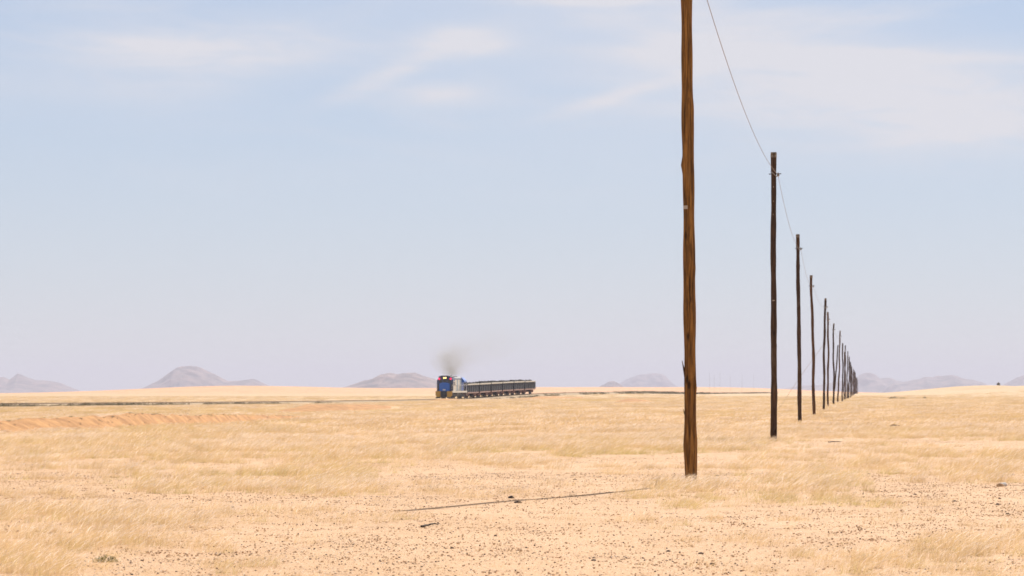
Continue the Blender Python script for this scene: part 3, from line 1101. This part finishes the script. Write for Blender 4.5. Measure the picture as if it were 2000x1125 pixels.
# the crowd of far poles, dwindling along the same line
xv, ak = 1683.0, 17086.0
Y = 452.0
kf = 0
far_label = 'distant telegraph pole in the crowded far end of the pole line'
while Y < 2150:
    px = xv - ak / Y + random.uniform(-.8, .8)
    X = px2x(px, Y)
    H = 6.75 + random.uniform(-.35, .25)
    g = gz(X, Y)
    me, _c = shaft_mesh(H, .082, .07, 300 + kf, random.uniform(-.22, .22), (), 26, 8, .035)
    p = link_mesh('telegraph_pole', me, M[random.choice(['wood_dark', 'wood_mid', 'wood_dark'])])
    p.location = (X, Y, g)
    tag(p, far_label, 'pole', 'far telegraph poles')
    if kf < 6:
        attach.append((X + .12, Y - .05, g + H - .53))
    Y += 49.5 + random.uniform(-2, 2)
    kf += 1

# faint posts along the railway far beyond the track bend
for px, py, Y in [(1386, 728, 1750), (1395, 733, 1900), (1406, 727, 1700), (1426, 731, 1850), (1449, 729, 1750), (1472, 732, 1800)]:
    X = px2x(px, Y)
    g = gz(X, Y)
    me, _c = shaft_mesh(py2z(py, Y) - g, .022, .018, px, 0.0, (), 12, 6, .01)
    p = link_mesh('far_post', me, M['wood_mid'])
    p.location = (X, Y, g)
    tag(p, 'faint thin post far off in the haze beyond the bare rise', 'post', 'faint far posts')

# single overhead wire, sagging between the insulators
wp = []
for a_, b_ in zip(attach[:-1], attach[1:]):
    L_ = b_[1] - a_[1]
    for j in range(24):
        t_ = j / 24
        wp.append((a_[0] + (b_[0] - a_[0]) * t_, a_[1] + L_ * t_, a_[2] + (b_[2] - a_[2]) * t_ - 4 * .42 * t_ * (1 - t_)))
wp.append(attach[-1])
# and back towards a pole behind the camera
back = []
a_ = attach[0]
for j in range(24, 0, -1):
    t_ = j / 24
    back.append((a_[0] - 4.2 * t_, a_[1] - 49 * t_, a_[2] + .1 * t_ - 4 * .42 * t_ * (1 - t_)))
wire = MB().tube(back + wp, .0048, 5).build('overhead_wire', M['wire'], None, 0, True)
tag(wire, 'thin sagging overhead wire strung from pole to pole', 'wire')
# stay wire slanting from the fifth pole down to the ground
Y = 256.0
X5 = px2x(1609, Y)
Xg = px2x(1519, 262)
stay = MB().tube([(Xg, 262, gz(Xg, 262) - .05), ((X5 + Xg) / 2, 259, (py2z(672, 256) + .3) / 2 - .03), (X5, Y - .06, py2z(672, 256))], .009, 5).build('stay_wire', M['galv'])
tag(stay, 'taut stay wire slanting from the fifth pole down to the grass', 'stay wire')

# ------------------------------------------------------------------ grass
HID = bpy.data.collections.new('plant_sources')


def clump(name, nst, rad, hmin, hmax, width, plume, green, seed, fan=1.0):
    r_ = np.random.default_rng(seed)
    v, f, c = [], [], []
    straw = np.array([.60, .425, .215])
    tawny = np.array([.54, .355, .185])
    olive = np.array([.44, .355, .12])
    white = np.array([.80, .66, .53])
    ts = np.array([0, .3, .58, .8, 1.0])
    for q in range(nst):
        a_, rr = r_.random() * 6.28, rad * math.sqrt(r_.random())
        bx, by = rr * math.cos(a_), rr * math.sin(a_)
        h = hmin + (hmax - hmin) * r_.random() ** 1.3
        isp = r_.random() < plume
        if isp:
            h *= 1.22
        lean = r_.normal(.42, .34) * fan + (.45 if isp else 0)
        ly = r_.normal(0, .2)
        arch = r_.uniform(.1, .6) + (.45 if isp else 0)
        fa = r_.random() * 3.14
        wv = np.array([math.cos(fa * .5 - .78), math.sin(fa * .5 - .78), 0]) * width * r_.uniform(.7, 1.4)
        b0 = len(v)
        mixc = r_.random()
        base = straw * (1 - mixc) + tawny * mixc
        gcol = olive if r_.random() < green else base * .9
        for t_ in ts:
            x = bx + h * lean * t_ ** 1.8
            yy = by + h * ly * t_ ** 1.6
            z = h * (t_ - arch * .45 * t_ ** 3)
            wd = (1 - .55 * t_) if not isp else ((1 - .4 * t_) if t_ < .55 else (1.45 if t_ < .9 else .7))
            col = gcol * (1 - min(1, t_ * 1.1)) + base * min(1, t_ * 1.1)
            if isp and t_ > .55:
                col = white * r_.uniform(.85, 1.05)
            v += [(x - wv[0] * wd, yy - wv[1] * wd, z), (x + wv[0] * wd, yy + wv[1] * wd, z)]
            c += [(*col, 1.0)] * 2
        for j in range(len(ts) - 1):
            f.append((b0 + 2 * j, b0 + 2 * j + 1, b0 + 2 * j + 3, b0 + 2 * j + 2))
    me = np_mesh(name, v, f)
    at = me.attributes.new('gcol', 'FLOAT_COLOR', 'POINT')
    at.data.foreach_set('color', np.array(c, dtype=np.float32).ravel())
    me.materials.append(M['grass'])
    o = bpy.data.objects.new(name, me)
    return o


def source_collection(name, objs):
    col = bpy.data.collections.new(name)
    for i, o in enumerate(objs):
        o.name = '%s_%02d' % (name, i)
        col.objects.link(o)
    return col


def scatter(name, pts, scl, rot, pick, col):
    me = bpy.data.meshes.new(name)
    me.from_pydata(np.asarray(pts, float).tolist(), [], [])
    n_ = len(pts)
    at = me.attributes.new('scl', 'FLOAT', 'POINT'); at.data.foreach_set('value', np.asarray(scl, np.float32))
    at = me.attributes.new('rot', 'FLOAT_VECTOR', 'POINT'); at.data.foreach_set('vector', np.asarray(rot, np.float32).ravel())
    at = me.attributes.new('pick', 'INT', 'POINT'); at.data.foreach_set('value', np.asarray(pick, np.int32))
    o = bpy.data.objects.new(name, me)
    COL.objects.link(o)
    ng = bpy.data.node_groups.new(name + '_scatter', 'GeometryNodeTree')
    ng.interface.new_socket('Geometry', in_out='INPUT', socket_type='NodeSocketGeometry')
    ng.interface.new_socket('Geometry', in_out='OUTPUT', socket_type='NodeSocketGeometry')
    gi, go = ng.nodes.new('NodeGroupInput'), ng.nodes.new('NodeGroupOutput')
    ci = ng.nodes.new('GeometryNodeCollectionInfo')
    ci.inputs['Collection'].default_value = col
    ci.inputs['Separate Children'].default_value = True
    ci.inputs['Reset Children'].default_value = True
    ip = ng.nodes.new('GeometryNodeInstanceOnPoints')
    ip.inputs['Pick Instance'].default_value = True

    def named(nm, ty):
        a_ = ng.nodes.new('GeometryNodeInputNamedAttribute')
        a_.data_type = ty
        a_.inputs['Name'].default_value = nm
        return a_.outputs[0]
    ng.links.new(gi.outputs[0], ip.inputs['Points'])
    ng.links.new(ci.outputs[0], ip.inputs['Instance'])
    ng.links.new(named('pick', 'INT'), ip.inputs['Instance Index'])
    ng.links.new(named('rot', 'FLOAT_VECTOR'), ip.inputs['Rotation'])
    ng.links.new(named('scl', 'FLOAT'), ip.inputs['Scale'])
    ng.links.new(ip.outputs[0], go.inputs[0])
    md = o.modifiers.new('scatter', 'NODES')
    md.node_group = ng
    return o


# patches of standing grass: (px0, px1, photo row of the near edge, photo row of the far edge, density, green)
def rowY(py):
    return HC * F / (py - YH)


PATCH = [
    (230, 760, 964, 914, 1.0, .65), (520, 720, 966, 905, 1.0, .65),
    (1225, 1480, 996, 943, 1.0, .6), (1450, 1700, 990, 930, 1.0, .8), (1180, 1330, 985, 955, .6, .3),
    (850, 1540, 886, 852, 1.0, .75), (1080, 1360, 889, 860, 1.0, .9),
    (-120, 330, 1085, 990, 1.0, .1), (200, 500, 1088, 1000, .85, .15), (-120, 190, 1180, 1080, 1.0, .15), (360, 560, 1180, 1105, .55, .2),
    (1760, 2150, 1180, 1050, 1.0, .15), (1520, 1800, 1180, 1075, .7, .1), (1900, 2150, 1060, 1020, .6, .1),
    (1850, 2150, 941, 885, 1.0, .25), (1620, 1900, 918, 872, .6, .2), (1400, 1660, 914, 880, .5, .25), (1500, 1720, 925, 905, .4, .2),
    (1280, 1560, 1068, 1046, .55, .2), (1230, 1400, 1046, 1030, .35, .2), (1440, 1640, 1062, 1040, .3, .1),
    (-100, 300, 960, 905, .38, .2), (-100, 240, 1000, 950, .4, .05), (-100, 800, 893, 855, .9, .3), (0, 500, 905, 880, .6, .2), (700, 900, 880, 850, .6, .4),
    (1850, 2120, 860, 845, 1.0, .8), (1560, 2120, 852, 838, .8, .4),
    (700, 1010, 1016, 1000, .12, .1), (560, 760, 950, 915, .5, .3),
]


def grass_density(X, Y):
    """0..1 stems density and 0..1 green fraction"""
    u = X / Y * F + 1000
    nz_ = fbm(X * .9, Y * .33, 71, 4)
    u = u + (fbm(X * .7, Y * .25, 91, 3) - .5) * 110
    row = YH + HC * F / Y + (fbm(X * .8 + 40, Y * .1, 93, 3) - .5) * 16
    dens = np.zeros_like(X)
    grn = np.zeros_like(X)
    for p0, p1, r0, r1, dd, gg in PATCH:
        e = 45.0
        mU = sstep(p0 - e, p0 + e * 1.6, u) * sstep(p1 + e, p1 - e * 1.6, u)
        h_ = max((r0 - r1) * .22, 2.5)
        mV = sstep(r0 + h_ * .5, r0 - h_ * .5, row) * sstep(r1 - h_, r1 + h_, row)
        w = mU * mV * dd
        grn = np.where(w > dens, gg, grn)
        dens = np.maximum(dens, w)
    tuft = .5 + .65 * sstep(.36, .62, fbm(X * 3.0, Y * 1.5, 191, 2))
    dens = dens * np.where(Y < 90, tuft, 1.0)
    far = sstep(92, 118, Y)
    fd = .55 + .75 * (fbm(X * .12, Y * .035, 77, 4) - .38) * 2
    dens = np.maximum(dens, far * np.clip(fd, .12, 1))
    grn = np.where(far > .5, np.clip((fbm(X * .08 + 9, Y * .03, 78, 3) - .5) * 3, 0, .6), grn)
    dens = dens * (.38 + .75 * sstep(.36, .66, nz_))
    dens = np.maximum(dens, .12 + .26 * sstep(.5, .75, fbm(X * .6 + 31, Y * .3, 73, 4)))
    _, sm_ = bank_field(X, Y)
    dens = dens * (1 - sstep(.2, .5, sm_))
    d, _z = track_near(X, Y)
    dens = np.where(d < 3.3, 0, dens)
    return np.clip(dens, 0, 1), grn


def sample(y0, y1, per_m2, margin=1.25, extra=2.0):
    half = lambda y_: y_ * .125 * margin + extra
    area = (half(y0) + half(y1)) * (y1 - y0)
    n_ = int(area * per_m2)
    w = rng.random(n_)
    # depth density proportional to strip width
    a_, b_ = half(y0), half(y1)
    yy = y0 + (y1 - y0) * ((np.sqrt(a_ * a_ + w * (b_ * b_ - a_ * a_)) - a_) / (b_ - a_))
    xx = (rng.random(n_) * 2 - 1) * half(yy)
    return xx, yy


near_src = [clump('g', 40, .16, .07, .17, .0011, .12, .05, 1), clump('g', 40, .16, .06, .15, .0011, .10, .1, 2), clump('g', 34, .16, .09, .20, .0011, .45, .05, 3), clump('g', 34, .16, .09, .19, .0011, .6, .08, 4),
            clump('g', 42, .15, .08, .17, .0012, .08, .8, 5), clump('g', 42, .15, .08, .17, .0012, .15, .65, 6), clump('g', 14, .12, .03, .09, .0011, .05, .15, 7, .6), clump('g', 12, .12, .03, .08, .0011, .0, .2, 8, .6)]
near_col = source_collection('near_grass_source', near_src)


def near_field(y0, y1, per):
    X, Y = sample(y0, y1, per)
    d, g_ = grass_density(X, Y)
    keep = rng.random(len(X)) < d
    X, Y, d, g_ = X[keep], Y[keep], d[keep], g_[keep]
    r1 = rng.random(len(X))
    plume = fbm(X * .35 + 7, Y * .14, 88, 3)
    pick = np.where(r1 < .5, 0, 1)
    pl = rng.random(len(X)) < sstep(.35, .65, plume) * .65
    pick = np.where(pl, 2 + (r1 < .5), pick)
    gr = (rng.random(len(X)) < g_)
    pick = np.where(gr & ~pl, 4 + (r1 < .5), pick)
    pick = np.where((d < .24), 6 + (r1 < .5), pick)
    sc = (.7 + .55 * rng.random(len(X))) * (.7 + .45 * d) * np.interp(Y, [20, 45, 70], [.58, .82, 1.05])
    rot = np.stack([rng.normal(0, .06, len(X)), rng.normal(0, .06, len(X)), rng.normal(0, .5, len(X))], -1)
    return np.stack([X, Y, ground_z(X, Y) - .006], -1), sc, rot, pick


parts = [near_field(18, 45, 38), near_field(45, 75, 20), near_field(75, 130, 14)]
cat_ = [np.concatenate([p[i] for p in parts]) for i in range(4)]
go_ = scatter('dry_grass', *cat_, near_col)
tag(go_, 'pale dry grass growing in wispy patches over the gravel', 'grass', kind='stuff')
NGR = len(cat_[0])

far_src = [clump('f', 90, .6, .07, .17, .0032, .2, .1, 11), clump('f', 90, .6, .08, .18, .0032, .45, .05, 12), clump('f', 90, .6, .07, .17, .0032, .1, .6, 13), clump('f', 90, .6, .06, .13, .0032, .1, .1, 14)]
far_col = source_collection('far_grass_source', far_src)


def far_field(y0, y1, per, sc0):
    X, Y = sample(y0, y1, per, 1.2, 4)
    d, g_ = grass_density(X, Y)
    keep = rng.random(len(X)) < d
    X, Y, d, g_ = X[keep], Y[keep], d[keep], g_[keep]
    r1 = rng.random(len(X))
    pick = np.where(r1 < .4, 0, np.where(r1 < .75, 1, 3))
    pick = np.where(rng.random(len(X)) < g_, 2, pick)
    sc = sc0 * (.75 + .5 * rng.random(len(X)))
    rot = np.stack([np.zeros(len(X)), np.zeros(len(X)), rng.normal(0, .6, len(X))], -1)
    return np.stack([X, Y, ground_z(X, Y) - .01], -1), sc, rot, pick


parts = [far_field(115, 260, 1.6, 1.0), far_field(260, 520, .55, 1.15), far_field(520, 900, .14, 1.35)]
cat_ = [np.concatenate([p[i] for p in parts]) for i in range(4)]
go2 = scatter('plain_grass', *cat_, far_col)
tag(go2, 'straw coloured grass covering the plain as far as the railway', 'grass', kind='stuff')
NGF = len(cat_[0])


# ------------------------------------------------------------------ gravel
def stone_mesh(name, seed, sub, mat, flat=.6):
    r_ = np.random.default_rng(seed)
    me = bpy.data.meshes.new(name)
    bm = bmesh.new()
    bmesh.ops.create_icosphere(bm, subdivisions=sub, radius=1.0)
    ax = r_.uniform(.75, 1.25, 3)
    dirs = r_.normal(size=(5, 3))
    for v in bm.verts:
        c = v.co.copy()
        q = 1.0
        for d in dirs:
            q += .16 * max(0, c.dot(Vector(d / np.linalg.norm(d)))) * (1 if d[0] > 0 else -1)
        v.co = Vector((c.x * ax[0] * q, c.y * ax[1] * q, c.z * flat * q + .25 * flat))
        v.co += Vector(r_.normal(0, .05, 3))
    bm.to_mesh(me)
    bm.free()
    me.materials.append(M[mat])
    me.update()
    return me


def pebble_patch(seed, nn, rad, mixd):
    """a hand's breadth of loose pebbles as one small mesh"""
    r_ = np.random.default_rng(seed)
    ico = bmesh.new()
    bmesh.ops.create_icosphere(ico, subdivisions=1, radius=1.0)
    bv = np.array([v.co[:] for v in ico.verts])
    bf = [tuple(v.index for v in f_.verts) for f_ in ico.faces]
    ico.free()
    V, Fc, mi = [], [], []
    for q in range(nn):
        a_, rr = r_.random() * 6.28, rad * math.sqrt(r_.random())
        sz = .0018 + .0075 * r_.random() ** 6
        sh = bv * (r_.uniform(.7, 1.3, 3) * np.array([1, 1, .55])) * sz + r_.normal(0, .1 * sz, bv.shape)
        sh = sh + np.array([rr * math.cos(a_), rr * math.sin(a_), sz * .3])
        k0 = len(V)
        V += sh.tolist()
        Fc += [tuple(i + k0 for i in f_) for f_ in bf]
        m_ = r_.random()
        mi += [0 if m_ < mixd else (1 if m_ < .85 else 2)] * len(bf)
    me = np_mesh('pebbles', V, Fc)
    for mk in ('stone_dark', 'stone_tan', 'stone_pale'):
        me.materials.append(M[mk])
    me.polygons.foreach_set('material_index', mi)
    return bpy.data.objects.new('s', me)


peb_col = source_collection('pebble_source', [pebble_patch(500 + i, 22, .2, .13 if i < 4 else .24) for i in range(8)])


def pebbles(y0, y1, per):
    X, Y = sample(y0, y1, per, 1.2, 1.5)
    d, _g = grass_density(X, Y)
    u = X / Y * F + 1000
    cl = fbm(X * .8, Y * .3, 121, 4)
    cl2 = fbm(X * .25, Y * .09, 125, 3)
    w = (1 - .85 * np.clip(d * 1.6, 0, 1)) * (.3 + .6 * sstep(.46, .72, cl) + .25 * sstep(.5, .7, cl2))
    keep = rng.random(len(X)) < w
    X, Y, cl = X[keep], Y[keep], cl[keep]
    r1 = rng.random(len(X))
    pick = rng.integers(0, 4, len(X)) + np.where(r1 < sstep(.5, .72, cl), 4, 0)
    sc = .8 + .5 * rng.random(len(X))
    rot = np.stack([rng.normal(0, .02, len(X)), rng.normal(0, .02, len(X)), rng.random(len(X)) * 6.28], -1)
    return np.stack([X, Y, ground_z(X, Y)], -1), sc, rot, pick


parts = [pebbles(20, 36, 60), pebbles(36, 60, 36), pebbles(60, 110, 12)]
cat_ = [np.concatenate([p[i] for p in parts]) for i in range(4)]
gvl = scatter('gravel', *cat_, peb_col)
tag(gvl, 'loose gravel of dark, tan and pale pebbles on the bare sand', 'gravel', kind='stuff')
print('instances', NGR, NGF, len(cat_[0]))

# single larger stones one can pick out
big = [(997, 973, .06, 'stone_dark'), (1011, 984, .05, 'stone_dark'), (455, 993, .045, 'stone_dark'), (283, 900, .06, 'stone_dark'), (1786, 967, .04, 'stone_dark'),
       (1952, 976, .045, 'stone_dark'), (1949, 987, .045, 'stone_dark'), (1966, 1005, .045, 'stone_dark'), (1862, 980, .05, 'stone_dark'), (884, 1075, .035, 'stone_dark'),
       (968, 1050, .035, 'stone_dark'), (1158, 1100, .035, 'stone_dark'), (1400, 929, .06, 'stone_dark'), (1697, 924, .04, 'stone_dark'), (255, 978, .04, 'stone_dark'), (222, 961, .04, 'stone_dark'),
       (1123, 936, .045, 'stone_dark'), (1305, 1080, .04, 'stone_dark'), (1368, 1084, .045, 'stone_dark'), (1390, 1105, .04, 'stone_dark')]
bm_meshes = [stone_mesh('stone', 700 + i, 2, 'stone_dark', .62) for i in range(5)]
for i, (px, py, r_, mk) in enumerate(big):
    Y = rowY(py)
    X = px2x(px, Y)
    o = link_mesh('stone', bm_meshes[i % 5])
    o.location = (X, Y, gz(X, Y))
    r_ *= .65 if i < 2 else .46
    o.scale = (r_, r_, r_ * .9)
    o.rotation_euler = (0, 0, i * 1.7)
    tag(o, 'fist sized dark stone lying loose on the bare gravel', 'stone', 'dark stones on the gravel')
for px, py, r_, mk, lab in [(1957, 950, .05, 'stone_pale', 'white quartz stone beside a brown one on the gravel'), (1951, 951, .045, 'stone_tan', 'brown stone touching a white quartz stone on the gravel')]:
    Y = rowY(py)
    X = px2x(px, Y)
    o = link_mesh('stone', stone_mesh('stone', px, 2, mk, .7))
    o.location = (X, Y, gz(X, Y))
    o.scale = (r_, r_, r_)
    tag(o, lab, 'stone')


# sticks lying about
def stick(px0, py0, px1, py1, r_, label, lift=.01, arch=.0):
    P = []
    for t_ in np.linspace(0, 1, 9):
        px, py = px0 + (px1 - px0) * t_, py0 + (py1 - py0) * t_
        Y = rowY(py)
        X = px2x(px, Y)
        P.append((X, Y + random.uniform(-.03, .03), gz(X, Y) + lift + arch * math.sin(math.pi * t_) + random.uniform(0, .012)))
    o = MB().tube(P, [r_ * (1 - .6 * i / 8) for i in range(9)], 6).build('fallen_stick', M['twig'])
    tag(o, label, 'stick')
    return o


stick(823, 1033, 858, 1029, .011, 'short dark stick lying alone on the bare gravel')
stick(1738, 841, 1757, 841, .03, 'dark broken branch lying in the grass beyond the second pole', .09, .02)
stick(1618, 866, 1642, 865, .016, 'dark twisted branch on the stony patch beside the second pole', .03, .01)

# ------------------------------------------------------------------ shrubs
def shrub_mesh(name, seed, nl, rx, ry, h, leaf, mat):
    r_ = np.random.default_rng(seed)
    v, f = [], []
    for i in range(nl):
        a_ = r_.random() * 6.28
        q = math.sqrt(r_.random())
        z = h * r_.random() ** 1.2 * (1.15 - .6 * q)
        p = np.array([rx * q * math.cos(a_), ry * q * math.sin(a_), z])
        d1 = r_.normal(size=3); d1[2] += .8; d1 /= np.linalg.norm(d1)
        d2 = np.cross(d1, r_.normal(size=3)); d2 /= np.linalg.norm(d2)
        L_ = leaf * r_.uniform(.6, 1.4)
        b0 = len(v)
        v += [p - d2 * L_ * .22, p + d2 * L_ * .22, p + d1 * L_ + d2 * L_ * .05, p + d1 * L_ - d2 * L_ * .05]
        f.append((b0, b0 + 1, b0 + 2, b0 + 3))
    me = np_mesh(name, v, f)
    me.materials.append(M[mat])
    return me


def shrub(name, px, Y, rx, h, leaf, nl, mat, label, cat, seed):
    X = px2x(px, Y)
    p = empty(name, (X, Y, gz(X, Y) - .02))
    tag(p, label, cat)
    link_mesh('crown', shrub_mesh('crown', seed, nl, rx, rx * .8, h, leaf, mat), None, p)
    st_ = MB()
    for a_ in np.linspace(0, 5.2, 5):
        st_.tube([(0, 0, -.05), (rx * .3 * math.cos(a_), rx * .3 * math.sin(a_), h * .35), (rx * .55 * math.cos(a_), rx * .55 * math.sin(a_), h * .8)], [.02 * h + .004, .014 * h, .004], 5)
    st_.build('stem', M['twig'], p)
    return p


shrub('green_tuft', 208, rowY(1102), .09, .06, .014, 700, 'tuft', 'small olive green tuft among the pale grass beside bare gravel', 'plant', 5)
shrub('thorn_bush', 1950, 1000, .42, .75, .16, 400, 'scrub', 'lone dark bush standing on the crest of the grassy rise', 'bush', 6)
shrub('low_bush', 1744, 620, .75, .32, .12, 260, 'scrub', 'low dark bush in the grass right of the far pole crowd, wider than its neighbours', 'bush', 7)
shrub('low_bush', 1762, 640, .5, .25, .12, 200, 'scrub', 'middle one of three low dark bushes on the open grass', 'bush', 8)
shrub('low_bush', 1806, 640, .22, .34, .1, 160, 'scrub', 'slim upright dark bush standing apart from the two low ones', 'bush', 9)

# continuous low scrub along the railway
scr = [bpy.data.objects.new('c', shrub_mesh('scrub', 60 + i, 110, .8, .7, .5, .16, 'scrub')) for i in range(4)]
scr_col = source_collection('scrub_source', scr)
PX, SC = [], []
for sv in np.arange(2, TS[-1] - 5, .42):
    p = track_at(sv)
    if p[1] < 655:
        if vnoise(np.array([sv * .06]), np.array([3.3]), 9)[0] < (.2 if p[1] < 520 else .5):
            continue
        off = random.choice([-1, 1]) * random.uniform(3.0, 4.6)
        sc = random.uniform(.55, 1.1) * float(np.interp(p[1], [400, 540, 655], [.95, .8, .45]))
    elif p[1] > 795:
        off = random.choice([-1, 1]) * random.uniform(2.8, 4.4)
        sc = random.uniform(.5, 1.1)
        if random.random() < .8:
            continue
    elif random.random() < .12 and p[1] > 720:
        off, sc = random.uniform(2.9, 4.5), random.uniform(.5, .9)
    else:
        continue
    q = track_at(sv + .5)
    t_ = Vector((q[0] - p[0], q[1] - p[1], 0)).normalized()
    x_, y_ = p[0] + t_.y * off, p[1] - t_.x * off
    PX.append((x_, y_, -.03))
    SC.append(sc)
# brown scrub belt on the low rise right of the track bend
for _ in range(500):
    px = random.gauss(1290, 38)
    Y = random.gauss(1240, 40)
    x_ = px2x(px, Y)
    PX.append((x_, Y, -.05))
    SC.append(random.uniform(.7, 1.5))
# dry tussocks on the bare soil banks
for bk in BANKS[:2]:
    for _ in range(170):
        a_ = random.randrange(len(bk) - 1)
        t_ = random.random()
        px = bk[a_][0] + (bk[a_ + 1][0] - bk[a_][0]) * t_
        Y = bk[a_][1] + (bk[a_ + 1][1] - bk[a_][1]) * t_ + random.gauss(-1.0, 1.5) * bk[0][1] / 120
        x_ = px2x(px, Y)
        PX.append((x_, Y, -.02))
        SC.append(random.uniform(.04, .1))
PX = np.array(PX)
PX[:, 2] += ground_z(PX[:, 0], PX[:, 1])
n_ = len(PX)
so_ = scatter('scrub', PX, SC, [(0, 0, random.random() * 6.28) for _ in range(n_)], [random.randrange(4) for _ in range(n_)], scr_col)
tag(so_, 'low grey green scrub growing in a long strip along the railway', 'scrub', kind='stuff')
